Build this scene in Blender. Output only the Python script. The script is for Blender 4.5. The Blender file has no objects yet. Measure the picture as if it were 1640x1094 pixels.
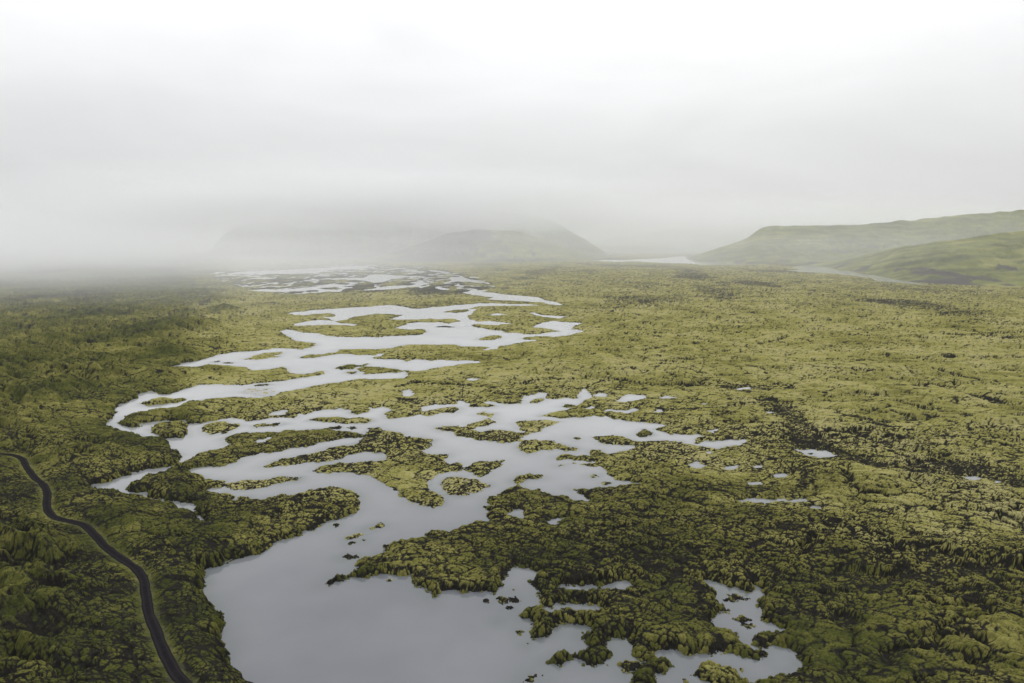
import bpy, math
import numpy as np
from mathutils import kdtree

C = bpy.context.scene.collection
scn = bpy.context.scene
R = math.radians

# ---------------------------------------------------------------- camera
CAM_H = 100.0
F_PX, CX, CY = 1093.0, 820.0, 547.0           # focal length and centre in photo pixels (1640 x 1094)
PITCH = R(8.43)
cd = bpy.data.cameras.new('camera')
cd.sensor_width = 36.0
cd.lens = 36.0 * F_PX / 1640.0
cd.clip_start, cd.clip_end = 1.0, 60000.0
cam = bpy.data.objects.new('camera', cd)
C.objects.link(cam)
cam.location = (0, 0, CAM_H)
cam.rotation_euler = (math.pi / 2 - PITCH, 0, 0)
scn.camera = cam

# ---------------------------------------------------------------- light: overcast sky and a veiled sun
SUN_EL, SUN_AZ = R(42), R(24)                 # azimuth from +Y towards +X
w = bpy.data.worlds.new('World')
scn.world = w
w.use_nodes = True
nt = w.node_tree
nt.nodes.clear()
def N(nt, t, **k):
    n = nt.nodes.new(t)
    for a, b in k.items():
        setattr(n, a, b)
    return n
L = lambda nt, a, b: nt.links.new(a, b)
out = N(nt, 'ShaderNodeOutputWorld')
bg = N(nt, 'ShaderNodeBackground')
sky = N(nt, 'ShaderNodeTexSky', sky_type='NISHITA')
sky.sun_disc = False
sky.sun_elevation, sky.sun_rotation = SUN_EL, SUN_AZ
sky.air_density, sky.dust_density, sky.ozone_density = 1.0, 3.0, 1.0
hs = N(nt, 'ShaderNodeHueSaturation')
hs.inputs['Saturation'].default_value = 0.12
L(nt, sky.outputs[0], hs.inputs['Color'])
# overcast layer: brighter towards the zenith, streaked into soft flat cloud bands
tc = N(nt, 'ShaderNodeTexCoord')
sep = N(nt, 'ShaderNodeSeparateXYZ')
L(nt, tc.outputs['Generated'], sep.inputs[0])
ramp = N(nt, 'ShaderNodeValToRGB')
cr = ramp.color_ramp
SKY_STOPS = [(0.0, 5.2), (0.03, 5.2), (0.075, 5.7), (0.14, 6.7), (0.22, 8.1), (0.32, 9.2), (1.0, 10.5)]
SKMAX = 12.5
cr.elements[0].position, cr.elements[0].color = 0.0, (*(SKY_STOPS[0][1] / SKMAX,) * 3, 1)
cr.elements[1].position, cr.elements[1].color = 1.0, (1, 1, 1, 1)
for p_, v_ in SKY_STOPS[1:-1]:
    e = cr.elements.new(p_)
    e.color = (v_ / SKMAX * 0.985, v_ / SKMAX * 0.99, v_ / SKMAX, 1)
L(nt, sep.outputs[2], ramp.inputs[0])
mp = N(nt, 'ShaderNodeMapping')
mp.inputs['Scale'].default_value = (1.7, 1.7, 6.0)
L(nt, tc.outputs['Generated'], mp.inputs[0])
nz = N(nt, 'ShaderNodeTexNoise')
nz.inputs['Scale'].default_value = 1.5
nz.inputs['Detail'].default_value = 5.0
nz.inputs['Roughness'].default_value = 0.5
nz.inputs['Distortion'].default_value = 0.4
L(nt, mp.outputs[0], nz.inputs['Vector'])
mr = N(nt, 'ShaderNodeMapRange')
mr.inputs['From Min'].default_value, mr.inputs['From Max'].default_value = 0.3, 0.7
mr.inputs['To Min'].default_value, mr.inputs['To Max'].default_value = 0.93 * SKMAX, 1.06 * SKMAX
L(nt, nz.outputs[0], mr.inputs[0])
vm = N(nt, 'ShaderNodeVectorMath', operation='SCALE')
L(nt, ramp.outputs[0], vm.inputs[0])
L(nt, mr.outputs[0], vm.inputs['Scale'])
mx = N(nt, 'ShaderNodeMix', data_type='RGBA')
mx.inputs[0].default_value = 0.94
L(nt, hs.outputs[0], mx.inputs[6])
L(nt, vm.outputs[0], mx.inputs[7])
L(nt, mx.outputs[2], bg.inputs[0])
bg.inputs[1].default_value = 0.12
L(nt, bg.outputs[0], out.inputs[0])

sl = bpy.data.lights.new('sun', 'SUN')
sl.energy, sl.angle, sl.color = 1.5, R(11), (1.0, 0.965, 0.91)
sun = bpy.data.objects.new('sun', sl)
C.objects.link(sun)
sun.rotation_euler = (math.pi / 2 - SUN_EL, 0, math.pi - SUN_AZ)
vs = scn.view_settings
vs.view_transform, vs.look, vs.exposure, vs.gamma = 'Standard', 'None', 0.0, 1.0
vs.use_curve_mapping = False
scn.cycles.volume_bounces = 2
REG = {'R1': (0, 694, 2.734), 'R2': (310, 780, 3.485), 'R3': (700, 780, 3.4833), 'R4': (960, 880, 4.8235), 'R5': (1240, 694, 2.735),
       'R6': (120, 560, 3.6475), 'R7': (480, 560, 3.6475), 'R8': (840, 580, 3.6475), 'Q1': (250, 400, 4.208), 'Q2': (600, 400, 4.208),
       'Q3': (940, 320, 4.208), 'Q4': (1280, 320, 4.208), 'Q8': (1100, 560, 3.037), 'P': (0, 0, 1.0)}

LAKE = '''P 330,1400 345,1250 372,1150
R2 243,1094 190,1040 165,1010 182,985 183,880 165,800 145,705 100,650 35,595 40,570 70,530 55,470 180,430 300,390 420,345 490,295 600,270 700,225 750,195 850,175 920,145 930,80 915,40 850,5
R6 1459,815 1200,855 1015,890 1010,865 970,860 935,885 925,860 880,830 850,845 760,835 745,830 800,805 870,805 885,800 870,770 780,765 720,745 660,720 620,700 560,705 525,722 460,740 380,775 330,792 320,825 350,840 420,835 425,862 520,880 620,900 730,910 700,930 695,950 740,985 760,1000 750,1025 735,1020 715,970 660,945 620,940 570,905 480,890 400,870 330,865 290,850 230,835 150,830 60,822
R6 200,775 270,740 400,705 560,680 620,650 630,635 600,600 560,545 530,525 480,520 410,522 370,500 300,485 240,465 185,440 190,420 240,380 240,340 270,320 370,285 375,260 440,238 480,250 490,268
Q1 90,975 180,945 280,910 400,905 560,915 640,905 740,895 900,875 1040,855 1150,832 1100,818 1050,835 900,830 885,800 850,790 650,815 600,790 470,780 350,770 280,800 160,800 80,795
Q1 130,780 270,750 400,715 430,700 520,690 640,685 760,672 860,662 950,665 980,675 1040,660 1080,638 1060,628 980,620 920,612 900,590 850,565 840,550 880,532 905,540 960,550 1000,560 1080,562 1150,580 1220,588 1400,585
Q2 0,587 200,580 310,575 355,545 320,535 240,540 130,530 180,515 230,495 300,488 450,488 500,500 578,485 550,468 480,465 300,470 160,472 100,468 190,442 100,432 0,432
Q1 1420,440 1340,450 1290,470 1210,483 1120,452 1200,455 1205,438 1180,428 1100,432 1020,440 950,440 885,430 940,418 1040,408 1160,400 1350,388 1460,384
Q2 0,378 100,372 190,383 260,398 330,395 440,385 560,372 700,360 800,360 930,366 1050,368 1130,376 1000,380 800,379 680,383 640,400 690,400 660,430 620,455 650,470 690,485 780,480 860,490 930,500 800,510 690,500 655,505 660,520 740,530 860,545 880,560 1000,565 1010,572 1100,570 1250,550 1180,535 1070,525 1070,515 1120,495 1220,480 1330,490 1405,495 1350,510 1330,535 1420,545 1290,580 1210,590 1150,583 1000,595 990,602 1100,608 1080,615 960,630 870,645 830,655 820,670 720,675 770,660 740,655 600,655 540,640 400,640 260,640 130,660 0,672
Q1 1400,668 1240,672 1210,690 1050,705 970,722 980,730 1100,725 1210,705 1260,700 1350,710 1460,712
Q2 30,698 60,703 40,718 0,725 -10,735 80,740 170,738 210,755 320,740 450,742 560,748 640,745 715,748 700,765 560,773 440,790 320,815 200,812 215,830 210,850 190,870 0,873
Q1 1340,875 1250,890 1090,915 960,940 840,960 800,985 700,1000 590,995 500,995 340,1010 220,1020 60,1085
R6 490,355 400,375 330,380 290,390 260,430 290,450 380,450 375,430 500,418 640,415 660,440 720,430 830,415 900,400 980,405 1010,420 1080,412 1150,395 1280,405
R7 0,375 120,360 210,350 230,340 300,350 295,370 340,382 400,365 410,340 480,335 520,345 540,350 490,375 510,405 600,395 700,380 750,385 900,370 945,345 890,335 780,350 720,360 715,335 820,325 930,315 930,295 960,297 1000,335 1140,330 1080,310 1110,302 1300,315
R8 0,195 40,190 90,178 140,180 120,205 60,220 30,240 80,240 180,215 300,220 320,215 315,190 330,165 350,155 380,190 400,205 340,230 300,262 200,285 150,300 90,318 200,330 300,320 350,325 400,315 480,315 520,335 620,345 740,355 840,370 780,382 750,395 820,412 860,428 920,425 1000,420 1045,430 1010,447 1000,476 1110,465 1200,450 1300,455 1265,478 1180,495 1140,508 1060,502 1000,490 960,480 880,460 760,460 640,457 580,435 500,430 390,440 440,480 520,482 640,490 600,515 490,540 480,545 440,515 380,515 370,545 250,540 180,555 190,570 320,575 420,582 360,595 190,600 195,608 360,607 440,608 480,640 480,665 540,690 600,700 700,710 560,730 430,735 290,740 260,742 290,765 340,775 390,805 370,820 300,810 200,790 110,765 90,745 30,745
R7 1290,800 1200,820 1170,835 1100,855 1085,875 1110,905 1070,920 1100,945 1110,990 1105,1003 1020,1010 960,1040 870,1065 770,1075
R2 1310,262 1290,285 1180,305 1060,330 1055,360 1000,395 940,405 920,440 920,465 880,490 850,495 755,520 730,540 760,550 820,525 890,505 960,515 1040,495 1080,490 1150,495 1210,490 1220,545 1270,570 1320,595 1320,625
R3 0,620 30,595 90,580 190,585 290,590 310,605 350,595 340,570 365,520 415,490 410,460 450,448 500,455 540,470 560,480 540,515 490,540 520,545 550,580 560,610 580,650 575,665 640,675 720,655 780,645 880,660 920,690 930,705 860,700 790,712 760,690 690,675 690,700 640,710 560,690 500,690 460,715 460,735 520,740 545,770 530,830 540,850 610,840 655,815 660,790 720,765 800,770 860,795 860,810 800,820 785,840 840,880 840,910 780,930 700,925 660,950 600,980 620,990 650,985 670,1000 760,970 830,1005 900,1010 978,1000
R4 65,860 95,830 100,780 60,770 50,745 100,690 150,680 210,705 245,760 260,800 340,850 368,883 340,915 300,922 255,970 245,1040 240,1200
P 1000,1180 960,1400'''
LAKE2 = '''R4 430,800 450,785 560,790 640,830 720,815 860,830 920,805 1000,800 1080,820 1090,845 1180,850 1290,835 1280,800 1250,790 1200,770 1160,745 1110,730 1090,690 1100,680 1080,650 1000,620 930,615 880,580 875,540 920,515 1000,490 1040,465 980,450 940,420 915,380 945,365 920,330 860,290 800,258 860,255 960,270 1000,295 1060,290 1080,320 1150,345 1210,325 1180,280 1220,285 1245,320 1240,380 1215,440 1250,460 1240,530 1300,560 1380,590 1440,625 1420,645 1340,640 1300,630 1220,650 1170,690 1165,730 1210,765 1270,780 1340,760 1390,765 1440,765 1500,800 1480,840 1520,880 1530,955 1470,960 1330,990 1200,1010 1090,1022 1010,1045 980,1200 440,1200 440,970 520,950 590,905 560,890 570,875 540,855 440,842'''
PONDS = '''Q1 920,500 1000,485 1060,476 1150,475 1210,483 1250,495 1350,503 1350,511 1200,507 1040,511 940,513
Q2 590,290 660,270 770,275 720,285 860,300 960,308 1110,322 1140,338 1240,358 1280,376 1180,368 1130,352 950,345 850,340 760,335 800,320 720,310 660,305
Q2 770,438 820,428 890,435 830,445
Q2 1045,425 1080,422 1110,437 1230,447 1310,450 1240,465 1150,455 1090,445
Q1 480,160 560,150 760,143 950,130 1150,122 1300,110 1420,108 1440,120 1360,130 1250,132 1150,140 1080,155 1000,160 880,162 750,163 600,165 500,168
Q1 395,176 490,171 490,175 395,180
Q1 395,151 460,150 460,154 395,156
Q1 1110,195 1250,192 1400,190 1440,170 1473,167 1560,168 1680,178 1655,190 1575,196 1575,205 1520,220 1460,222 1400,208 1250,200
Q1 600,275 740,265 850,268 960,260 1060,250 1200,232 1350,242 1250,248 1100,262 1250,275 1240,285 1150,280 1050,272 980,280 900,282 760,282
Q2 -90,272 0,262 100,245 220,240 215,255 120,265 0,272
Q2 220,242 300,227 450,215 360,228 280,247
Q2 500,190 580,182 640,200 760,212 690,216 590,216 520,206
Q2 400,250 440,252 510,268 460,272 420,262
Q2 360,135 450,144 510,155 480,160 380,145
Q3 0,412 100,405 300,405 500,395 650,380 690,398 760,420 900,420 1050,432 1110,433 1000,438 770,441 740,432 500,425 350,416 150,416
Q4 -85,478 0,470 -50,455 0,445 110,448 190,455 280,478 370,485 450,505 540,515 640,528 740,542 780,560 890,570 780,570 640,557 510,543 490,527 350,510 200,494 0,485
R8 400,190 440,178 480,190 470,205 410,200
R8 540,228 570,200 610,185 650,195 700,195 705,208 650,225 590,230
R8 780,207 830,197 890,205 800,213
R8 460,292 500,278 570,282 620,270 670,275 650,285 590,300 540,292
R8 765,290 790,278 812,288 790,294
R8 350,270 410,260 390,276
R8 1060,405 1100,395 1130,390 1100,415
R8 1060,524 1090,520 1095,534 1070,536
R8 960,595 1000,590 1050,605 1010,622 970,610
R8 1160,620 1210,605 1250,605 1240,625 1180,630
R8 1335,607 1390,605 1370,618
R8 890,545 930,543 915,552
Q8 245,738 290,722 400,728 480,728 575,730 580,742 500,750 400,745 300,738
Q8 535,488 600,482 660,495 730,515 690,520 640,532 600,520 560,500
Q8 415,612 470,605 495,620 440,630
Q8 285,645 300,640 360,655 310,659
Q8 1345,625 1410,615 1440,625 1400,640
Q8 1495,645 1515,642 1510,651
Q8 240,190 300,182 310,192 260,199
Q8 70,263 110,257 90,267
Q8 385,307 405,303 420,307 400,312
Q8 605,772 645,766 640,774
R3 400,150 430,130 485,122 470,150 490,175 460,180 425,165
R3 610,195 640,180 750,172 690,190 660,208 620,205
R3 685,575 700,548 800,552 900,560 950,550 1000,530 1057,518 1075,538 1070,555 1055,575 1040,600 1010,590 980,580 940,572 880,575 800,585 740,588
R4 0,470 30,490 0,505 -20,490
R7 595,240 640,232 670,255 640,275 610,272
R7 975,174 1000,165 1050,170 1040,178 990,180
R6 1145,380 1180,362 1245,355 1220,378 1160,385
R6 1055,535 1090,522 1140,518 1130,530 1080,542'''
# name | category | label | group | tone | outline
ISLANDS = '''moss_island|island|long moss island with a tiny pool, west of the star-shaped island|moss islands in the lake|0.4|R6 560,702 600,680 640,660 700,620 780,590 870,575 890,550 870,525 920,500 1000,485 1160,480 1300,475 1459,462;R7 200,470 290,480 350,492 380,500 370,515 330,520 250,520 100,545 0,575;R6 1200,600 1000,625 870,685 780,680 720,690 668,706 620,712
moss_island|island|large star-shaped moss island with several arms in the middle of the lake|moss islands in the lake|0.75|R7 378,498 400,475 410,460 460,452 510,470 600,485 640,510 720,518 780,530 770,555 720,590 740,610 800,612 870,610 850,650 880,665 945,662 960,690 930,715 850,725 790,745 750,780 765,815 810,845 850,885 840,905 770,935 720,920 690,915 600,865 540,815 490,790 460,770 400,735 280,720 150,718 75,712 110,690 230,655 330,655 440,648 500,640 515,620 480,605 400,600 320,605 250,635 180,650 100,662 40,655;R6 1330,665 1250,675 1130,692 1105,683 1180,650 1300,620 1459,590;R7 100,595 250,560 330,545 375,515
moss_island|island|small leaf-shaped moss island just off the east side of the star-shaped island|moss islands in the lake|0.7|R7 960,690 990,670 1060,650 1200,645 1150,700 1080,740 1040,742 980,715
moss_island|island|round brownish island of bare lumps below the leaf-shaped island|moss islands in the lake|0.95|R7 820,780 860,745 940,740 980,755 960,775 1040,755 1100,780 1115,800 1050,825 970,835 990,850 930,858 870,850 830,815
moss_island|island|thin crooked moss island with a spiky north tip, west of the two pale islands|moss islands in the lake|0.8|R7 790,460 850,445 950,452 1050,415 1090,395 1030,378 1080,362 1138,372 1125,400 1155,425 1090,445 1000,468 1060,482 1150,470 1280,482 1350,488 1290,515 1285,535 1200,548 1100,535 980,520 915,505 910,488 830,475
moss_island|island|pale tan wedge-shaped island with a pointed east end, north of the curved one|moss islands in the lake|0.95|R7 1260,430 1290,415;R8 30,342 100,335 215,345 160,370 100,390 40,420 12,430;R7 1275,455
moss_island|island|curved bean-shaped moss island with a smooth outline at the lake's widest part|moss islands in the lake|0.85|R7 1270,550 1290,537;R8 0,455 60,450 130,455 180,475 250,490 310,505 300,522 240,520 180,505 100,515 0,543;R7 1390,596 1320,612 1290,590
moss_island|island|chunky moss island with a dark cliff foot near the lake's western bend|moss islands in the lake|0.5|R6 425,455 470,440 560,430 640,425 665,440 650,465 660,490 650,515 600,518 500,518 490,500 450,475
moss_island|island|pale round moss island beside the dark-footed one by the western bend|moss islands in the lake|0.8|R6 735,455 780,430 870,415 960,430 980,440 930,465 900,488 830,495 770,490 740,475
moss_island|islet|thin low islet tapering to both ends, east of the pale round island|low islets in the lake|0.6|R6 1030,445 1090,432 1180,428 1240,433 1190,442 1110,450 1060,458
moss_island|islet|slim islet with black rock ends lying along the narrow western channel|low islets in the lake|0.5|R6 380,315 450,300 560,290 640,285 660,295 600,310 500,325 400,328
moss_island|islet|smooth spindle-shaped green islet north of the star-shaped island|low islets in the lake|0.7|R7 60,415 110,398 220,392 320,397 420,405 425,420 380,432 280,433 160,425
rock_islet|rock islet|scattered dark rocks just south of the spindle-shaped green islet|rock islets|0.2|R7 170,455 230,440 260,455 230,470 190,468;R7 275,455 310,450 330,460 300,470
moss_island|islet|oval dark moss islet in the gap between two northern lava fingers|low islets in the lake|0.4|R8 210,260 240,245 290,250 300,262 250,272
moss_island|islet|tiny moss islet alone in open water off the bean-shaped island's tip|low islets in the lake|0.6|R8 270,445 310,435 335,448 300,460
moss_island|islet|tiny green islet in the eastern bay, upper of two|low islets in the lake|0.6|R8 375,665 400,650 445,655 440,672 410,682
moss_island|islet|tiny flat tan islet in the eastern bay, lower of two|low islets in the lake|0.95|R8 440,708 470,698 510,705 500,716 460,718
moss_island|islet|lumpy elongated islet just north of the lava tongue in the lake centre|low islets in the lake|0.6|R7 1240,778 1270,745 1330,730 1415,735 1410,755 1340,760 1280,785
moss_island|islet|dark rough islet at the mouth of the narrow eastern channel|low islets in the lake|0.35|R8 650,432 670,410 690,385 740,400 770,425 720,432 680,438
moss_island|island|long thin tan reef of low moss stretching out from the western headland|moss islands in the lake|0.95|R6 845,797 860,775 1000,765 1150,750 1320,745 1310,765 1200,785 1050,815 950,827 905,822 880,808
moss_island|islet|flat dark-tipped islet in the northern arm of the lake|low islets in the lake|0.5|Q1 1210,798 1290,772 1430,768 1420,783 1350,790 1330,805 1240,812
moss_island|islet|lumpy islet close behind the dark-tipped one, reaching for the eastern shore|low islets in the lake|0.6|Q1 1350,803 1400,788 1500,790;Q2 60,797 140,805 195,822 150,832 60,835;Q1 1440,836 1410,838 1370,818
moss_island|islet|pale tapered islet in the open northern bay of the lake|low islets in the lake|0.75|Q1 590,738 660,715 760,695 860,688 850,700 780,712 850,715 760,728 680,742
moss_island|islet|small dark round islet under the dark-tipped islet|low islets in the lake|0.5|Q1 1275,830 1310,815 1350,822 1330,838
moss_island|islet|low dome-shaped islet in the bright far part of the lake|low islets in the lake|0.7|Q2 690,605 750,585 800,575 850,580 860,597 800,607
moss_island|islet|flat dark islet at the far narrows of the lake|low islets in the lake|0.5|Q2 465,420 510,410 630,400 640,412 560,427
rock_islet|rock islet|thin dark line of rock in the bright far part of the lake|rock islets|0.2|Q2 405,520 480,513 575,519 500,525
rock_islet|rock islet|short sliver of dark rock near the north shore of the northern bay|rock islets|0.4|Q1 380,757 430,749 400,764
rock_islet|rock islet|longer sliver of dark rock beside the short one in the northern bay|rock islets|0.4|Q1 450,760 490,759 530,766 480,768
gravel_bar|gravel bar|pale grey gravel bar with dark rocks across the narrow northern channel|rock islets|1.3|Q1 575,965 640,935 760,935 800,960 760,985 690,978 620,970
rock_islet|rock islet|small strip of moss and rock just above the gravel bar|rock islets|0.5|Q1 660,915 700,905 780,910 700,919
rock_islet|rock islet|small black rock lying west of the forked lava spit|rock islets|0.1|R2 825,387 860,376 912,388 880,400
rock_islet|rock islet|lower dark sliver of the reeds north-west of the lava spit|rock islets|0.3|R2 858,318 875,304 900,302 955,293 957,301 905,314 872,324
rock_islet|rock islet|middle tan sliver of the reeds north-west of the lava spit|rock islets|0.9|R2 856,293 900,266 945,260 955,268 915,282 880,292
rock_islet|rock islet|upper and largest tan patch of reeds in open water south of the star-shaped island|rock islets|0.9|R2 950,238 1000,216 1040,203 1082,215 1055,230 990,246
rock_islet|rock islet|yellowish rock close under the lava tongue's south shore|rock islets|0.7|R2 1078,525 1110,513 1150,498 1130,514 1092,531
rock_islet|rock islet|lone dot of rock below the western peninsula's rounded end|rock islets|0.1|R2 783,212 792,203 804,206 798,216
rock_islet|rock islet|black rock at the left end of a row under the lava tongue|rock islets|0.15|R3 252,632 280,613 322,640 290,657
rock_islet|rock islet|flat mossy rock in the middle of the row under the lava tongue|rock islets|0.6|R3 326,622 345,608 412,614 402,642 352,642
rock_islet|rock islet|rounded mossy rock at the right end of the row under the lava tongue|rock islets|0.5|R3 410,625 440,605 463,635 430,642
rock_islet|rock islet|small yellow-green rock alone in the notch beside the lava tongue|rock islets|0.8|R3 408,573 430,562 443,580 420,585
rock_islet|rock islet|small yellowish rock in the open lake below the row of rocks|rock islets|0.8|R3 328,742 350,727 358,740 338,755
rock_islet|rock islet|tiny dark rock between the row of rocks and the yellowish one|rock islets|0.1|R3 398,682 415,670 422,680 410,688
rock_islet|rock islet|mossy rock off the tip of the crooked lava finger|rock islets|0.5|R3 442,815 452,798 478,795 462,822
rock_islet|rock islet|tiny rock nearest the tip of the crooked lava finger|rock islets|0.5|R3 497,876 505,866 518,868 508,882
rock_islet|rock islet|lumpy moss-topped rocks at the bottom edge of the photo in the near lake|rock islets|0.5|R3 470,1088 500,1050 550,1035 592,1052 560,1085 500,1098
rock_islet|rock islet|long mossy boulder pile in the upper part of the south-east pond|rock islets|0.5|R4 955,395 980,345 1060,345 1170,385 1120,402 1040,412 1000,400
rock_islet|rock islet|pair of slanting mossy rocks in the middle of the south-east pond|rock islets|0.5|R4 1020,535 1040,528 1065,540 1070,512 1110,515 1178,550 1150,562 1130,560 1125,580 1100,588
rock_islet|rock islet|small round rock under the slanting pair in the south-east pond|rock islets|0.5|R4 1130,602 1165,570 1185,590 1150,612
moss_island|island|broad mossy boulder island in the southern pool at the bottom of the photo|moss islands in the lake|0.5|R4 660,970 720,920 740,900 830,888 900,910 1000,910 1118,925 1110,945 1060,940 1092,1000 1080,1062 1000,1085 850,1062 780,1010 700,990
rock_islet|rock islet|small rock left of the broad boulder island in the southern pool|rock islets|0.5|R4 628,1000 680,988 692,1032 640,1036
moss_island|islet|wedge-shaped mossy islet filling the inlet west of the southern pool|low islets in the lake|0.5|R4 113,890 160,868 220,863 305,902 282,937 195,968 150,952
rock_islet|rock islet|dark dot of rock in the small round pond on the eastern lava field|rock islets|0.3|Q8 590,505 605,500 618,506 602,512
'''
ROAD = 'R1 -260,112 -150,98 -60,85 0,90 60,97 100,115 115,145 150,190 190,225 207,265 205,310 215,345 250,370 310,385 365,400 405,435 450,485 500,525 560,565 605,600 632,650 638,700 645,750 655,800 680,860 705,920 735,990 770,1050 810,1094 860,1150 905,1210'

# ---------------------------------------------------------------- numpy helpers: noise
def _h(ix, iy, s):
    with np.errstate(over='ignore'):
        n = (ix.astype(np.int64) * 374761393 + iy.astype(np.int64) * 668265263 + s * 974634777) & 0xffffffff
        n = ((n ^ (n >> 13)) * 1274126177) & 0xffffffff
        n = ((n ^ (n >> 16)) * 2246822519) & 0xffffffff
        n = n ^ (n >> 15)
    return n
def rnd(ix, iy, s):
    return _h(ix, iy, s).astype(np.float64) / 4294967296.0
def gnoise(x, y, s=0):
    ix, iy = np.floor(x), np.floor(y)
    fx, fy = x - ix, y - iy
    ix, iy = ix.astype(np.int64), iy.astype(np.int64)
    u = fx * fx * fx * (fx * (fx * 6 - 15) + 10)
    v = fy * fy * fy * (fy * (fy * 6 - 15) + 10)
    def g(dx, dy):
        a = rnd(ix + dx, iy + dy, s) * 6.283185
        return np.cos(a) * (fx - dx) + np.sin(a) * (fy - dy)
    a, b, c, d = g(0, 0), g(1, 0), g(0, 1), g(1, 1)
    return 1.45 * ((a + (b - a) * u) + ((c + (d - c) * u) - (a + (b - a) * u)) * v)   # about -1..1
def fbm(x, y, s=0, n=4, gain=0.5):
    t, a = 0.0, 1.0
    for i in range(n):
        t = t + a * gnoise(x * 2 ** i, y * 2 ** i, s + i * 17)
        a *= gain
    return t
def worley(x, y, s=0):
    ix, iy = np.floor(x).astype(np.int64), np.floor(y).astype(np.int64)
    f1 = np.full(x.shape, 9.0); f2 = np.full(x.shape, 9.0); cid = np.zeros(x.shape)
    for dx in (-1, 0, 1):
        for dy in (-1, 0, 1):
            cx, cy = ix + dx, iy + dy
            d = np.hypot(cx + rnd(cx, cy, s) - x, cy + rnd(cx, cy, s + 5) - y)
            r = rnd(cx, cy, s + 9)
            n1 = d < f1
            f2 = np.where(n1, f1, np.minimum(f2, d))
            cid = np.where(n1, r, cid)
            f1 = np.where(n1, d, f1)
    return f1, f2, cid
def sstep(a, b, x):
    t = np.clip((x - a) / (b - a), 0, 1)
    return t * t * (3 - 2 * t)

# ---------------------------------------------------------------- photo pixel -> point on the ground
SP, CP = math.sin(PITCH), math.cos(PITCH)
def ground(u, v, z=0.0):
    a = (np.asarray(u, float) - CX) / F_PX
    b = (CY - np.asarray(v, float)) / F_PX
    dy, dz = CP + b * SP, -SP + b * CP
    t = (CAM_H - z) / -dz
    return t * a, t * dy
def pix(s):
    pts = []
    for run in s.replace(';', '\n').split('\n'):
        tok = run.split()
        if not tok:
            continue
        x0, y0, k = REG[tok[0]]
        for q in tok[1:]:
            a, b = q.split(',')
            pts.append((x0 + float(a) / k, y0 + float(b) / k))
    return np.array(pts)

# ---------------------------------------------------------------- grid over the plain, finer near the camera
U = np.arange(-180, 1822, 1.5)
V = np.concatenate([[388.5, 389, 389.5], np.arange(390, 440, 0.5), np.arange(440, 640, 0.6), np.arange(640, 900, 0.75), np.arange(900, 1190, 1.1)])
NU, NV = len(U), len(V)
UU, VV = np.meshgrid(U, V)
X, Y = ground(UU, VV)
D = np.hypot(X, Y)

def fill(mask, poly, val):
    """scanline fill of one outline (photo pixels) into the grid"""
    p = poly; q = np.roll(poly, -1, axis=0)
    for j in np.nonzero((V >= p[:, 1].min()) & (V <= p[:, 1].max()))[0]:
        v = V[j] + 1e-7
        c = (p[:, 1] <= v) != (q[:, 1] <= v)
        if not c.any():
            continue
        xs = np.sort(p[c, 0] + (v - p[c, 1]) / (q[c, 1] - p[c, 1]) * (q[c, 0] - p[c, 0]))
        for a, b in zip(xs[::2], xs[1::2]):
            i0, i1 = np.searchsorted(U, a), np.searchsorted(U, b)
            mask[j, i0:i1] = val
# roughen outlines: midpoint displacement so that traced corners do not stay straight
def rough(p, seed, amp=0.11, minlen=5.0):
    rs = np.random.RandomState(seed)
    for _ in range(3):
        q = np.roll(p, -1, axis=0)
        d = q - p
        ln = np.hypot(d[:, 0], d[:, 1])
        o = []
        for i in range(len(p)):
            o.append(p[i])
            if minlen < ln[i] < 90:
                n = np.array([-d[i, 1], d[i, 0]]) * rs.normal(0, amp)
                n[1] *= np.clip((p[i, 1] - 385) / 800, 0.04, 0.6)
                o.append((p[i] + q[i]) / 2 + n)
        p = np.array(o)
    return p
mask = np.zeros((NV, NU), np.int16)           # 0 mainland, -1 water, k an island
fill(mask, rough(pix(LAKE), 1), -1)
fill(mask, rough(pix(LAKE2), 2), -1)
for k, line in enumerate(PONDS.split('\n')):
    if k < len(PONDS.split('\n')) - 1:
        fill(mask, rough(pix(line), 10 + k), -1)
ISL = [l.split('|') for l in ISLANDS.strip().split('\n')]
for k, rec in enumerate(ISL):
    for run in ([rec[5]] if 'scattered' not in rec[2] else rec[5].split(';')):
        fill(mask, rough(pix(run), 100 + k), k + 1)
fill(mask, rough(pix(PONDS.split('\n')[-1]), 77), -1)

# braided thin channels on the barren far end of the lake
zone = np.zeros((NV, NU), np.int16)
fill(zone, np.array([(335, 436), (430, 429), (560, 423), (680, 427), (765, 444), (800, 462), (720, 470), (600, 470), (430, 471), (345, 447)], float), 1)
zone = zone > 0
braid = 1 - np.abs(fbm(X / 75 + 5, Y / 150, 311, 4))
mask[zone & (mask == 0) & (braid > 0.88) & (fbm(X / 160, Y / 300, 321, 2) > -0.15)] = -1

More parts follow.
